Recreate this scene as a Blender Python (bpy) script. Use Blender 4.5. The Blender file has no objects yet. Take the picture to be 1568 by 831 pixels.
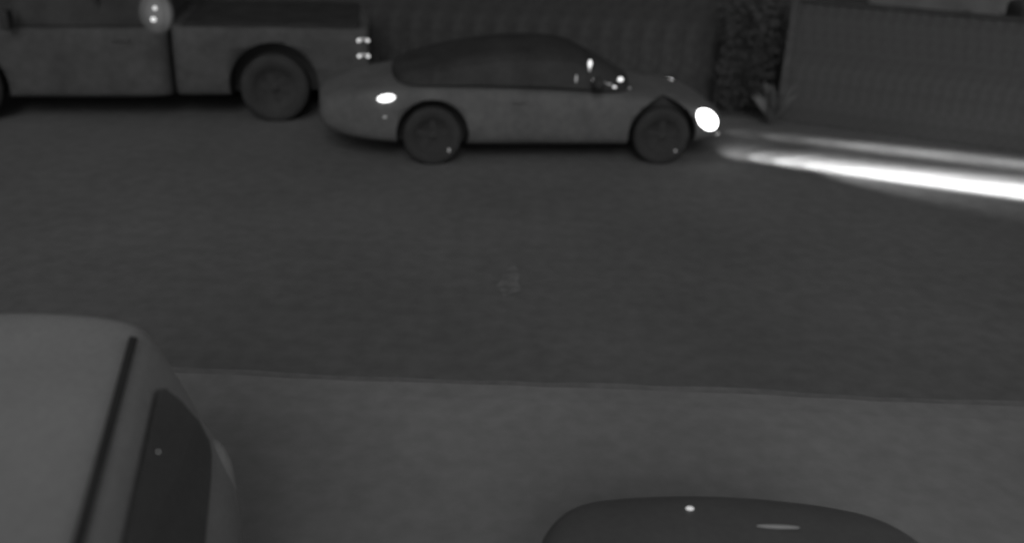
import bpy, bmesh, math, random
from mathutils import Vector, Matrix
random.seed(7)
R=math.radians
sc=bpy.context.scene
sc.view_settings.view_transform='Standard'; sc.view_settings.look='None'; sc.view_settings.exposure=0
# ---------- world
w=bpy.data.worlds.new("World"); sc.world=w; w.use_nodes=True
nt=w.node_tree; bg=nt.nodes['Background']
sky=nt.nodes.new('ShaderNodeTexSky'); sky.sky_type='NISHITA'; sky.sun_disc=False
sky.sun_elevation=R(32); sky.sun_rotation=R(180)
bw=nt.nodes.new('ShaderNodeRGBToBW'); nt.links.new(sky.outputs[0],bw.inputs[0]); nt.links.new(bw.outputs[0],bg.inputs[0])
bg.inputs[1].default_value=0.073
# ---------- materials
def mat(name,v,rough=.7,spec=.3,var=.12,scale=3.0,fine=60,emis=0,metal=0,bump=0,fa=.08,st=None):
    m=bpy.data.materials.new(name); m.use_nodes=True; n=m.node_tree.nodes; l=m.node_tree.links
    b=n['Principled BSDF']; b.inputs['Roughness'].default_value=rough
    b.inputs['Specular IOR Level'].default_value=spec; b.inputs['Metallic'].default_value=metal
    tc=n.new('ShaderNodeTexCoord')
    a=n.new('ShaderNodeTexNoise'); a.inputs['Scale'].default_value=scale; a.inputs['Detail'].default_value=5
    f=n.new('ShaderNodeTexNoise'); f.inputs['Scale'].default_value=fine; f.inputs['Detail'].default_value=4
    if st:
        mp=n.new('ShaderNodeMapping'); mp.inputs['Scale'].default_value=st; l.new(tc.outputs['Object'],mp.inputs['Vector']); l.new(mp.outputs[0],a.inputs['Vector'])
    else: l.new(tc.outputs['Object'],a.inputs['Vector'])
    l.new(tc.outputs['Object'],f.inputs['Vector'])
    m1=n.new('ShaderNodeMapRange'); m1.inputs[1].default_value=.3; m1.inputs[2].default_value=.7
    m1.inputs[3].default_value=v*(1-var); m1.inputs[4].default_value=v*(1+var); l.new(a.outputs[0],m1.inputs[0])
    m2=n.new('ShaderNodeMapRange'); m2.inputs[1].default_value=.3; m2.inputs[2].default_value=.7
    m2.inputs[3].default_value=1-fa; m2.inputs[4].default_value=1+fa; l.new(f.outputs[0],m2.inputs[0])
    mu=n.new('ShaderNodeMath'); mu.operation='MULTIPLY'; l.new(m1.outputs[0],mu.inputs[0]); l.new(m2.outputs[0],mu.inputs[1])
    l.new(mu.outputs[0],b.inputs['Base Color'])
    if bump:
        bp=n.new('ShaderNodeBump'); bp.inputs['Strength'].default_value=bump; bp.inputs['Distance'].default_value=.01
        l.new(f.outputs[0],bp.inputs['Height']); l.new(bp.outputs[0],b.inputs['Normal'])
    if emis:
        b.inputs['Emission Color'].default_value=(1,1,1,1); b.inputs['Emission Strength'].default_value=emis
    return m
ROAD=mat('asphalt',.134,.95,.05,.12,.45,7,bump=.1,fa=.10)
GUT=mat('worn_asphalt',.178,.95,.05,.12,1.5,9,fa=.12)
DRIVE=mat('concrete',.238,.95,.05,.09,.7,8,bump=.1,fa=.08)
SOIL=mat('soil',.07,.95,.05,.2,1.5,20)
PALE=mat('pale_paint',.112,.75,.08,.14,2.5,12,fa=.10)
TRUCKP=mat('truck_paint',.074,.8,.06,.16,2,10,fa=.12)
VANP=mat('van_paint',.285,.6,.12,.06,3,40,fa=.07)
VLAMP=mat('pale_lens',.33,.5,.2,.1,6,40)
DARKP=mat('dark_paint',.115,.5,.2,.10,3,30)
RUB=mat('rubber',.045,.95,.05,.15,5,30)
WELL=mat('wheel_well',.055,.95,.05)
RIM=mat('rim_metal',.045,.9,.05,.15,5,30)
GLASS=mat('dark_glass',.048,.85,.05,.2,3,20)
VGLASS=mat('tinted_glass',.112,.6,.1,.08,3,30)
TOP=mat('black_canvas',.040,.95,.03,.2,3,20)
TRIM=mat('black_trim',.045,.85,.05)
LAMP=mat('headlamp_lens',.8,.2,.5,emis=6)
TAIL=mat('tail_lens',.8,.2,.5,emis=2.2)
GLINT=mat('bright_glint_glow',.8,.2,.5,emis=1.0)  # emission stands in for reflected glints
GLINT2=mat('soft_glint_glow',.5,.3,.5,emis=.14)  # weaker emission, painting the fainter glints
EMBL=mat('emblem_glint',.7,.3,.5,emis=.35)  # emission puts the glint into the emblem's colour
LEAF=mat('leaves',.06,.95,.03,.4,1.6,15,fa=.2)
LEAFD=mat('leaves_core',.06,.95,.03,.3,1.5,25)
LEAFP=mat('pale_leaves',.12,.9,.05,.2,3,25)
WOOD=mat('fence_wood',.068,.95,.03,.22,1.0,10,fa=.14,st=(3,3,.5))
WOODD=mat('dark_stained_wood',.050,.95,.03,.35,1.0,8,fa=.2,st=(2.5,2.5,.5))
WALL=mat('stucco',.13,.9,.05,.2,2,40)
ROOF=mat('roof_shingle',.06,.9,.05,.1,3,30)
# ---------- helpers
def obj(name,verts,faces,mats,parent=None,mi=None,smooth=False):
    me=bpy.data.meshes.new(name); me.from_pydata([tuple(v) for v in verts],[],faces); 
    for m in (mats if isinstance(mats,list) else [mats]): me.materials.append(m)
    if mi: 
        for p,i in zip(me.polygons,mi): p.material_index=i
    if smooth:
        for p in me.polygons: p.use_smooth=True
    bm=bmesh.new(); bm.from_mesh(me); bmesh.ops.recalc_face_normals(bm,faces=bm.faces[:]); bm.to_mesh(me); bm.free()
    o=bpy.data.objects.new(name,me); sc.collection.objects.link(o)
    if parent: o.parent=parent
    return o
def empty(name,loc,rz):
    e=bpy.data.objects.new(name,None); sc.collection.objects.link(e); e.location=loc; e.rotation_euler=(0,0,rz); return e
def box(name,c,s,m,parent=None,bev=.01,rot=(0,0,0)):
    x,y,z=[a/2 for a in s]
    v=[(i*x,j*y,k*z) for i in(-1,1) for j in(-1,1) for k in(-1,1)]
    f=[(0,1,3,2),(4,6,7,5),(0,4,5,1),(2,3,7,6),(0,2,6,4),(1,5,7,3)]
    o=obj(name,v,f,m,parent); o.location=c; o.rotation_euler=rot
    if bev:
        b=o.modifiers.new('b','BEVEL'); b.width=bev; b.segments=3
    return o
def ball(name,c,s,m,parent=None,rot=(0,0,0)):
    me=bpy.data.meshes.new(name); bm=bmesh.new(); bmesh.ops.create_uvsphere(bm,u_segments=20,v_segments=12,radius=1); 
    for f in bm.faces: f.smooth=True
    bm.to_mesh(me); bm.free(); me.materials.append(m)
    o=bpy.data.objects.new(name,me); sc.collection.objects.link(o); o.parent=parent; o.location=c; o.scale=s; o.rotation_euler=rot; return o
def loft(name,secs,mats,parent=None,sub=2,mfun=None):
    V=[];F=[];MI=[]
    n=len(secs[0][1]); m=2*n-2
    for X,h in secs:
        ring=[(p[2] if len(p)>2 else X,p[0],p[1]) for p in h]+[(p[2] if len(p)>2 else X,-p[0],p[1]) for p in reversed(h[1:-1])]
        V+=ring
    for i in range(len(secs)-1):
        for j in range(m):
            a=i*m+j;b=i*m+(j+1)%m
            F.append((a,b,b+m,a+m))
            seg=j if j<n-1 else m-1-j
            MI.append(mfun(i,seg) if mfun else 0)
    for base,i in((0,0),((len(secs)-1)*m,len(secs)-2)):
        for j in range(n-1):
            a=base+j;b=base+j+1;c=base+(m-(j+1))%m if j+1<n-1 else base+n-1;d=base+(m-j)%m
            q=[a,b]+([c] if c not in(a,b) else [])+([d] if d not in(a,b,c) else [])
            if len(q)>2: F.append(tuple(q)); MI.append(mfun(i,-1) if mfun else 0)
    o=obj(name,V,F,mats,parent,MI,True)
    if sub:
        s=o.modifiers.new('s','SUBSURF'); s.levels=sub; s.render_levels=sub
    return o
def cyl_mesh(name,r,y0,y1,m,seg=48):
    V=[];F=[]
    for y in(y0,y1):
        for k in range(seg): V.append((r*math.cos(2*math.pi*k/seg),y,r*math.sin(2*math.pi*k/seg)))
    for k in range(seg): F.append((k,(k+1)%seg,seg+(k+1)%seg,seg+k))
    F.append(tuple(range(seg))); F.append(tuple(range(seg,2*seg)))
    return obj(name,V,F,m)
def cut_arches(body,axles,r,yin,yout,z):
    bpy.context.view_layer.update()
    cutters=[]
    for i,ax in enumerate(axles):
        for sgn in(1,-1):
            c=cyl_mesh('cutter',r,min(sgn*yin,sgn*yout),max(sgn*yin,sgn*yout),WELL)
            c.matrix_world=body.matrix_world@Matrix.Translation((ax,0,z))
            md=body.modifiers.new('arch','BOOLEAN'); md.operation='DIFFERENCE'; md.object=c; md.solver='EXACT'
            try: md.material_mode='TRANSFER'
            except Exception: pass
            cutters.append(c)
    bpy.context.view_layer.update()
    dg=bpy.context.evaluated_depsgraph_get()
    me=bpy.data.meshes.new_from_object(body.evaluated_get(dg))
    body.modifiers.clear(); body.data=me
    for c in cutters: bpy.data.objects.remove(c)
def lathe(prof,m,name,parent,seg=40):
    V=[];F=[];n=len(prof)
    for k in range(seg):
        a=2*math.pi*k/seg
        for r,y in prof: V.append((r*math.cos(a),y,r*math.sin(a)))
    for k in range(seg):
        for j in range(n-1):
            a=k*n+j;b=((k+1)%seg)*n+j
            F.append((a,a+1,b+1,b))
    return obj(name,V,F,m,parent,None,True)
def wheel(parent,x,y,r,wd,side,idx,spokes=5,steer=0):
    e=bpy.data.objects.new('wheel_%d'%idx,None); sc.collection.objects.link(e); e.parent=parent; e.location=(x,y,r); e.rotation_euler=(0,0,steer)
    s=side; h=wd/2
    lathe([(r*.62,-h*s),(r*.9,-h*s),(r*.98,-h*.8*s),(r,-h*.5*s),(r,h*.5*s),(r*.98,h*.8*s),(r*.9,h*s),(r*.66,h*s),(r*.62,h*.8*s)],RUB,'tyre',e)
    lathe([(r*.66,h*.95*s),(r*.62,h*.9*s),(r*.58,h*.68*s),(.001,h*.64*s)],RUB,'rim_barrel',e)
    lathe([(r*.66,h*.98*s),(r*.64,h*1.01*s),(r*.61,h*.9*s)],RUB,'rim_lip',e)
    lathe([(.001,h*.78*s),(r*.14,h*.74*s),(r*.17,h*.5*s)],RIM,'hub',e)
    for k in range(spokes):
        a=2*math.pi*k/spokes+.3
        box('spoke_%d'%k,(r*.37*math.cos(a),h*.55*s,r*.37*math.sin(a)),(r*.52,.03,r*.24),RIM,e,.012,(0,-a,0))
# ---------- ground
obj('ground',[(-300,-60,0),(300,-60,0),(300,400,0),(-300,400,0)],[(0,1,2,3)],SOIL)
def sheet(name,pts,z,m): return obj(name,[(x,y,z) for x,y in pts],[tuple(range(len(pts)))],m)
sheet('road',[(-60,5.4),(60,5.4),(60,9.5),(7,11.9),(3.4,13.1),(-14,13.1),(-60,13.1)],.004,ROAD)
edge=[(x*.25,5.62+.012*math.sin(x*.35)+random.uniform(-.01,.01)) for x in range(-60,61)]
V=[];F=[]
for x,y in edge: V+= [(x,y+.10,.0120),(x,y-.10,.022),(x,-12,.022)]
for i in range(len(edge)-1):
    a=i*3; F+=[(a,a+3,a+4,a+1),(a+1,a+4,a+5,a+2)]
obj('driveway',V,F,DRIVE)
sheet('gutter',[(x,y+.17+random.uniform(-.015,.015)) for x,y in edge]+[(x,5.4) for x,y in reversed(edge)],.008,GUT)
PM=mat('patch',.158,.95,.05,.25,9,30)
pp=[(.12*math.cos(a)*random.uniform(.5,1.2)-.02,7.42+.34*math.sin(a)*random.uniform(.6,1.1)) for a in [k*math.pi/8 for k in range(16)]]
sheet('road_patch',pp,.008,PM)
# ---------- convertible car (X forward)
yaw=R(8)
near_rear=Vector((-.94,10.5)); 
fx=Vector((math.cos(yaw),math.sin(yaw))); lx=Vector((-math.sin(yaw),math.cos(yaw)))
cc=near_rear+fx*1.3+lx*.80
car=empty('convertible_car',(cc.x,cc.y,0),yaw)
def bs(X,wd,zb,zt,cr=.01,sh=.14):
    return (X,[(0,zb),(wd*.82,zb),(wd*.97,zb+.08),(wd,zb+.22 if zt-zb>.4 else zb+.15),(wd*.99,zt-sh),(wd*.93,zt-.05),(wd*.8,zt),(wd*.4,zt+cr),(0,zt+cr)])
body=loft('body',[bs(-2.56,.42,.38,.62),bs(-2.50,.60,.32,.68),bs(-2.25,.76,.24,.76),bs(-1.85,.85,.2,.84),bs(-1.3,.875,.18,.89),bs(-.8,.865,.18,.88),bs(0,.86,.18,.86),
 bs(.6,.86,.18,.83),bs(1.0,.87,.18,.78),bs(1.4,.865,.18,.73),bs(1.72,.84,.2,.68),bs(1.98,.76,.22,.60),bs(2.10,.60,.27,.51)],[PALE,WELL],car,2)
cut_arches(body,(-1.3,1.3),.40,.52,1.2,.34)
k=0
for ax in(-1.3,1.3):
    for s in(1,-1):
        wheel(car,ax,s*.755,.325,.21,s,k); k+=1
def gs(X,wb,wt,zb,zt):
    return (X,[(0,zb),(wb,zb),(wb*.99,zb+.03),(wt*1.03,zt-.07),(wt*.9,zt-.01),(wt*.4,zt+.02),(0,zt+.03)])
def gm(i,seg):
    if i>=5: return 0
    return 0 if seg in(1,2) and 1<=i else 1
loft('soft_top_and_glass',[gs(-1.75,.74,.66,.84,.92),gs(-1.3,.80,.66,.86,1.07),gs(-.75,.81,.61,.86,1.20),gs(-.1,.81,.59,.85,1.25),gs(.3,.81,.58,.83,1.22),gs(.45,.80,.58,.82,1.15),gs(1.05,.76,.66,.76,.84)],[GLASS,TOP],car,2,gm)
def oriented(o,frm,to):
    o.rotation_euler=(Vector(to)-Vector(frm)).to_track_quat('-Z','Y').to_euler()
for s in(1,-1):
    ball('headlamp',(1.83,s*.735,.495),(.175,.10,.115),LAMP,car,(0,R(32),s*R(-20)))
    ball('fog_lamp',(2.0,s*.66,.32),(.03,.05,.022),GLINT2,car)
    ball('tail_lamp',(-1.80,s*.80,.745),(.10,.055,.042),TAIL,car,(0,R(-8),0))
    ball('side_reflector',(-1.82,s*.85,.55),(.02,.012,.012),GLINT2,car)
    box('mirror_arm',(.50,s*.82,.90),(.06,.16,.04),TRIM,car,.01)
    ball('mirror',(.50,s*.93,.95),(.07,.11,.075),RUB,car)
box('door_handle',(-.35,-.860,.72),(.16,.02,.025),PALE,car,.008)
box('rear_bumper_strip',(-2.52,0,.42),(.06,.8,.05),TRIM,car,.02)
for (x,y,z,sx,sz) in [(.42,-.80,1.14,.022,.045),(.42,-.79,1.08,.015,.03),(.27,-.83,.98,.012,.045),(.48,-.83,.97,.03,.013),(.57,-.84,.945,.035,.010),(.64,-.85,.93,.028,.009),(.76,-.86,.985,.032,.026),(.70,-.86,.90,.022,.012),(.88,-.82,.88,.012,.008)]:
    ball('chrome_glint',(x,y,z),(sx,.012,sz),GLINT if sx in(.022,.03,.032) else GLINT2,car)  # glowing chips put in as reflections on mirror and windscreen
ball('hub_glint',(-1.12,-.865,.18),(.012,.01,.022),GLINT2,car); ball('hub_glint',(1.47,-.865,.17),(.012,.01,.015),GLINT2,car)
# ---------- pickup truck (X forward = image left)
ty=R(180+9)
tf=Vector((math.cos(ty),math.sin(ty))); tl=Vector((-math.sin(ty),math.cos(ty)))
tw=Vector((-3.03,12.0))
tc=tw+tf*1.75-tl*.86
trk=empty('pickup_truck',(tc.x,tc.y,0),ty)
def ts(X,wd,zb,zt):
    return (X,[(0,zb),(wd*.9,zb),(wd*.985,zb+.05),(wd,zb+.3),(wd*.995,zt-.25),(wd*.975,zt-.05),(wd*.93,zt),(wd*.4,zt+.005),(0,zt+.005)])
tb=loft('body',[ts(-2.93,.88,.42,1.16),ts(-2.9,.93,.38,1.175),ts(-2.5,.95,.32,1.18),ts(-.57,.95,.30,1.18),ts(-.545,.95,.30,1.17)],[TRUCKP,WELL],trk,2)
cut_arches(tb,(-1.75,),.54,.55,1.3,.45)
tb2=loft('cab_body',[ts(-.535,.94,.30,1.14),ts(-.51,.95,.28,1.16),ts(1.3,.95,.28,1.14),ts(1.5,.95,.28,1.12),ts(2.4,.93,.32,1.06),ts(2.62,.88,.38,1.0),ts(2.7,.80,.42,.9)],[TRUCKP,WELL],trk,2)
cut_arches(tb2,(1.85,),.52,.55,1.3,.45)
def tg(X,wb,wt,zb,zt): return (X,[(0,zb),(wb,zb),(wb*.99,zb+.05),(wt*1.05,zt-.1),(wt*.95,zt-.02),(wt*.4,zt+.02),(0,zt+.03)])
loft('cab_glass',[tg(-.54,.84,.70,1.10,1.74),tg(-.48,.86,.72,1.10,1.76),tg(.2,.87,.73,1.10,1.80),tg(.85,.87,.72,1.10,1.78),tg(.95,.86,.71,1.10,1.70),tg(1.5,.82,.76,1.08,1.2)],[GLASS,TRUCKP],trk,2,lambda i,s:0 if s in(1,2) or i>3 else 1)
box('tonneau_cover',(-1.75,0,1.186),(2.1,1.74,.03),TOP,trk,.01)
box('rear_bumper',(-2.98,0,.50),(.16,1.7,.18),TRUCKP,trk,.03)
box('tailgate_handle',(-2.94,0,1.0),(.03,.25,.06),TRIM,trk,.01)
for s in(1,-1):
    for z in(1.04,.85):
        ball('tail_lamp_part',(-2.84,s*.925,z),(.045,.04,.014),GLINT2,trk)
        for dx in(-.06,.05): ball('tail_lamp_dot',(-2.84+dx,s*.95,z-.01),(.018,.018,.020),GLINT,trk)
    box('mirror',(1.2,s*1.05,1.25),(.1,.2,.22),RUB,trk,.03)
    box('door_handle',(0.0,s*.945,1.0),(.2,.03,.04),TRUCKP,trk,.01)
    ball('head_lamp',(2.6,s*.7,.85),(.1,.15,.1),RIM,trk)
    for ax,i in((-1.75,0),(1.85,1)): wheel(trk,ax,s*.81,.42,.25,s,i+(2 if s<0 else 0),6)
    box('window_pillar',(.25,s*.83,1.42),(.06,.04,.5),GLASS,trk,.01,(s*R(-14),0,0))
gm_=bpy.data.materials.new('glint_halo'); gm_.use_nodes=True; n=gm_.node_tree.nodes; l=gm_.node_tree.links  # see-through glow that paints the halo of a window glint
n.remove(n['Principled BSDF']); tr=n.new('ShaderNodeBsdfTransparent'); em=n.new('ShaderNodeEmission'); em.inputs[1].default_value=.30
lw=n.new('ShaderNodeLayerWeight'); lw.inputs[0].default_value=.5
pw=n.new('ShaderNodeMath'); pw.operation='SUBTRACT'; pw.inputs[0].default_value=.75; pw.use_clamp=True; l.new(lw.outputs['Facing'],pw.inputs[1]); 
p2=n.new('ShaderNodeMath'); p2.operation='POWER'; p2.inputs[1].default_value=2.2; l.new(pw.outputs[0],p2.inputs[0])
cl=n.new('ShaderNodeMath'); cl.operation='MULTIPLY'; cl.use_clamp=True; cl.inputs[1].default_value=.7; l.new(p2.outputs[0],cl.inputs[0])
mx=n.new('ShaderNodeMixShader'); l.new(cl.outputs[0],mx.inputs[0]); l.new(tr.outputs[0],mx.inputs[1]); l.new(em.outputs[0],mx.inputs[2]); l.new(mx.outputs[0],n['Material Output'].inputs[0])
ball('cab_glint_halo',(-.44,.93,1.33),(.22,.22,.27),gm_,trk)  # added glowing shell imitating the cab window glint, no lamp there
ball('cab_glint_core',(-.44,.99,1.39),(.024,.02,.024),GLINT,trk)  # bright core of the same painted window glint
ball('cab_glint_core',(-.41,.99,1.26),(.032,.02,.028),GLINT,trk)
# ---------- minivan, foreground left (local X toward the street; its tail end)
vy=R(90+13.5)
nn=Vector((.972,.233)); o2=nn*(-1.23)
van=empty('minivan',(o2.x,o2.y,0),vy)
def vs(X,k,zb,zt,kr=None,xt=None):
    kr=kr or k; xt=X if xt is None else xt
    f=lambda z:X+(xt-X)*max(0,(z-.95)/.7)
    P=[(0,zb),(.86*k,zb),(.93*k,zb+.12),(.95*k,.62),(.93*k,.85),(.865*k,1.03),(.845*k,1.06),(.70*kr,zt-.13),(.655*kr,zt-.055),(.60*kr,zt-.012),(.35*kr,zt+.012),(0,zt+.02)]
    return (X,[(y,z,f(z)+(.10*(1-(y/.6)**2) if X>3.3 and z>1.2 and y<.6 else 0)) for y,z in P])
VZ=1.67
vb=loft('body',[vs(-1.5,.80,.4,1.1),vs(-1.45,.88,.3,1.15),vs(-1.0,.97,.25,1.25),vs(-.55,1,.22,1.40),vs(0.0,1,.22,1.60),vs(.4,1,.22,VZ),vs(2.0,1,.22,VZ),vs(2.9,1,.22,VZ),vs(3.42,1,.22,VZ,1,3.40),vs(3.66,.985,.25,VZ-.01,.985,3.58),vs(3.78,.95,.3,VZ-.05,.95,3.64),vs(3.84,.86,.38,VZ-.13,.84,3.67)],[VANP,WELL],van,2)
cut_arches(vb,(-.7,2.75),.37,.6,1.3,.33)
for i,(ax,s) in enumerate([(-.7,1),(-.7,-1),(2.75,1),(2.75,-1)]): wheel(van,ax,s*.82,.32,.21,s,i)
def sidepane(name,pts,m,s,off=.012):
    V=[]
    for X,f in pts:
        z=1.07+(1.54-1.07)*f; y=.85+(.702-.85)*f+.018*math.sin(math.pi*min(1,max(0,f)))
        V.append((X,s*(y+off),z))
    return obj(name,V,[tuple(range(len(V)))],m,van)
for s in(1,-1):
    sidepane('quarter_window',[(1.95,0),(3.32,0.0),(3.46,.04),(3.495,.12),(3.46,.38),(3.38,.70),(3.31,.90),(3.24,.97),(1.95,1)],VGLASS,s,.006)
    sidepane('door_window',[(.75,0),(1.85,0),(1.85,1),(.75,1)],VGLASS,s,.006)
    box('roof_moulding',(1.95,s*.622,VZ-.022),(2.95,.030,.02),TRIM,van,.006,(s*R(-18),0,0))
    ball('tail_lamp',(3.63,s*.83,.80),(.12,.09,.24),VLAMP,van)
box('rear_bumper',(3.82,0,.45),(.16,1.5,.2),VANP,van,.05)
box('rear_window',(3.72,0,1.3),(.02,1.1,.36),VGLASS,van,.005,(0,R(-18),0))
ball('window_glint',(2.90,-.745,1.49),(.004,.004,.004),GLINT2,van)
# ---------- dark sedan, foreground right
sed=empty('dark_sedan',(.97,.16,0),R(90))
def ss(X,k,zb,zt,c=.03):
    return (X,[(0,zb),(.80*k,zb),(.87*k,zb+.12),(.88*k,.55 if zt>.62 else zb+.15),(.865*k,zt-.12),(.80*k,zt-.03),(.66*k,zt+.0),(.35*k,zt+c),(0,zt+c+.01)])
sb=loft('body',[ss(-1.4,.7,.35,.8),ss(-1.3,.9,.25,.9),ss(-.6,1,.2,.95),ss(.8,1,.2,.95),ss(1.9,1,.2,.94),ss(2.5,1,.2,.92),ss(2.95,.98,.2,.88),ss(3.2,.92,.22,.83),ss(3.38,.80,.27,.76),ss(3.48,.62,.33,.66)],[DARKP,WELL],sed,2)
cut_arches(sb,(-.3,2.45),.36,.55,1.2,.32)
for i,(ax,s) in enumerate([(-.3,1),(-.3,-1),(2.45,1),(2.45,-1)]): wheel(sed,ax,s*.76,.315,.2,s,i)
loft('greenhouse',[gs(-1.0,.7,.55,.9,.98),gs(-.4,.75,.58,.9,1.36),gs(.4,.76,.6,.9,1.42),gs(1.0,.75,.58,.9,1.36),gs(1.75,.7,.62,.9,.96)],[GLASS,DARKP],sed,2,lambda i,s:1 if s>2 and i in(1,2) else 0)
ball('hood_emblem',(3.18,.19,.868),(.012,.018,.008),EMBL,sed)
ball('hood_highlight',(3.04,-.14,.902),(.010,.09,.008),VLAMP,sed)  # pale streak put in as the bonnet highlight, borrowing the lens material
for s in(1,-1): ball('head_lamp',(3.16,s*.62,.70),(.14,.13,.07),RIM,sed)
box('grille',(3.47,0,.5),(.04,.8,.14),TRIM,sed,.02)
# ---------- wooden fences
def fence(name,p0,p1,h,m,bw,off=0):
    p0=Vector(p0);p1=Vector(p1); d=p1-p0; L=d.length
    fen=empty(name,(p0.x,p0.y,0),math.atan2(d.y,d.x)); x=0;i=0
    while x<L:
        box('board_%d'%i,(x+bw/2,random.uniform(-.002,.002),h/2-.01+random.uniform(-.006,.006)),(bw-.001,.022,h-.04),m,fen,.001); x+=bw;i+=1
    box('top_cap',(L/2,0,h),(L,.10,.045),RUB,fen,.008)
    n=max(1,round(L/2.4))
    for i in range(n+1): box('post_%d'%i,(i*L/n,.06 if i else -.02,h/2+.02),(.10,.09,h+.04),m,fen,.008)
fence('wooden_fence',(3.52,12.98),(9.2,10.85),1.60,WOOD,.14)
fence('dark_fence',(-13,14.3),(3.5,14.0),2.2,WOODD,.3)
# ---------- foliage
def foliage(name,boxes,n,m,core,size=.08):
    V=[];F=[]
    for _ in range(n):
        (x0,x1,y0,y1,z1)=random.choice(boxes)
        c=Vector((random.uniform(x0,x1),random.uniform(y0,y1),0)); 
        lump=.25*math.sin(c.x*2.3)+.15*math.sin(c.x*5.1+1)
        c.z=random.uniform(.02,z1+lump)
        if random.random()<.6: c.y=y0+abs(random.gauss(0,.12))+.12*math.sin(c.x*3+c.z*2)
        u=Vector((random.gauss(0,1),random.gauss(0,1),random.gauss(0,1))).normalized(); v=u.orthogonal().normalized()
        s=size*random.uniform(.5,1.3); b=len(V)
        V+=[c-u*s,c+v*s*.45,c+u*s,c-v*s*.45]; F.append((b,b+1,b+2,b+3))
    e=obj(name,V,F,m)
    for j,(x0,x1,y0,y1,z1) in enumerate(boxes):
        box('core_%d'%j,((x0+x1)/2,(y0+y1)/2+.1,(z1-.25)/2),(x1-x0-.1,max(.1,y1-y0-.2),z1-.25),core,e,.1)
    return e
foliage('hedge',[(2.7,3.6,13.3,13.9,1.5)],1800,LEAF,LEAFD,.05)
foliage('shrub',[(7.0,10,14.0,14.8,1.75)],3500,LEAF,LEAFD,.07)
V=[];F=[]
for _ in range(60):
    a_=random.uniform(0,2*math.pi); t=random.uniform(.15,.5); hgt=random.uniform(.25,.6); b=len(V)
    bx,by=3.35,12.75
    V+=[(bx-.03*math.sin(a_),by+.03*math.cos(a_),0),(bx+.03*math.sin(a_),by-.03*math.cos(a_),0),(bx+t*.5*math.cos(a_)*.5+.02,by+t*.5*math.sin(a_)*.5,hgt*.8),(bx+t*math.cos(a_)*.6,by+t*math.sin(a_)*.6,hgt)]
    F.append((b,b+1,b+2,b+3))
obj('garden_plant',V,F,LEAFP)
# ---------- house beyond
hs=empty('house',(4,19,0),0)
box('walls',(0,3,1.5),(22,6,3.0),WALL,hs,.02)
obj('roof',[(-11.5,-.5,3.0),(11.5,-.5,3.0),(11.5,6.5,3.0),(-11.5,6.5,3.0),(-9,3,5.2),(9,3,5.2)],[(0,1,5,4),(1,2,5),(2,3,4,5),(3,0,4),(0,3,2,1)],ROOF,hs)
for wx in(-7,-2,6):
    box('window_frame',(wx,-.03,1.7),(1.6,.08,1.2),PALE,hs,.01); box('window_glass',(wx,-.075,1.7),(1.4,.03,1.0),GLASS,hs,0)
box('door',(2,-.03,1.05),(.95,.08,2.1),TRIM,hs,.01)
# ---------- lights
sd=bpy.data.lights.new('ir_fill','SUN'); sd.energy=.62; sd.angle=R(25); so=bpy.data.objects.new('ir_fill',sd); sc.collection.objects.link(so)  # added lamp imitating the camera's infrared illumination
so.rotation_euler=(R(58),0,R(0))
bpy.context.view_layer.update()
def spot(frm,to,width,c,blend=1):
    frm=Vector(frm); to=Vector(to); r=(to-frm).length
    d=bpy.data.lights.new('headlamp_beam','SPOT'); d.energy=c*r**3; d.spot_size=2*math.atan(width/2/r); d.spot_blend=blend; d.shadow_soft_size=.03
    o=bpy.data.objects.new('headlamp_beam',d); sc.collection.objects.link(o)
    o.location=frm; oriented(o,frm,to); o.parent=car; o.matrix_parent_inverse=car.matrix_world.inverted()
hn=car.matrix_world@Vector((2.16,-.70,.56)); hf=car.matrix_world@Vector((2.16,.70,.56))
def ln(p,q,u): return (p[0]+(q[0]-p[0])*u,p[1]+(q[1]-p[1])*u,0)
A=(2.72,11.34);B=(5.68,10.38)
for u,wd,c in [(0.0,.8,50),(.12,.75,130),(.25,.8,190),(.42,.85,200),(.62,.9,190),(.88,1.0,200),(1.25,1.0,220),(1.8,1.1,240)]:
    spot(hn,ln(A,B,u),wd,c)
C=(3.0,12.25);D=(6.2,11.35)
for u,wd,c in [(.0,.7,12),(.2,.7,20),(.42,.7,32),(.68,.8,40),(1.0,.8,40),(1.5,.8,40)]:
    spot(hf,ln(C,D,u),wd,c)
spot(hn,(5.6,10.2,0),2.4,13); spot(hn,(4.2,11.4,0),1.5,10); spot(hn,(2.75,11.5,0),.9,25)
# ---------- camera
cd=bpy.data.cameras.new('camera'); cam=bpy.data.objects.new('camera',cd); sc.collection.objects.link(cam); sc.camera=cam
cd.sensor_width=36; cd.lens=34.44; cd.clip_end=1000; cd.clip_start=.05
cam.matrix_world=Matrix.Translation((0,0,3.4))@Matrix.Rotation(R(90-24),4,'X')@Matrix.Rotation(R(2.3),4,'Z')
cd.dof.use_dof=True; cd.dof.focus_distance=5.4; cd.dof.aperture_fstop=.62
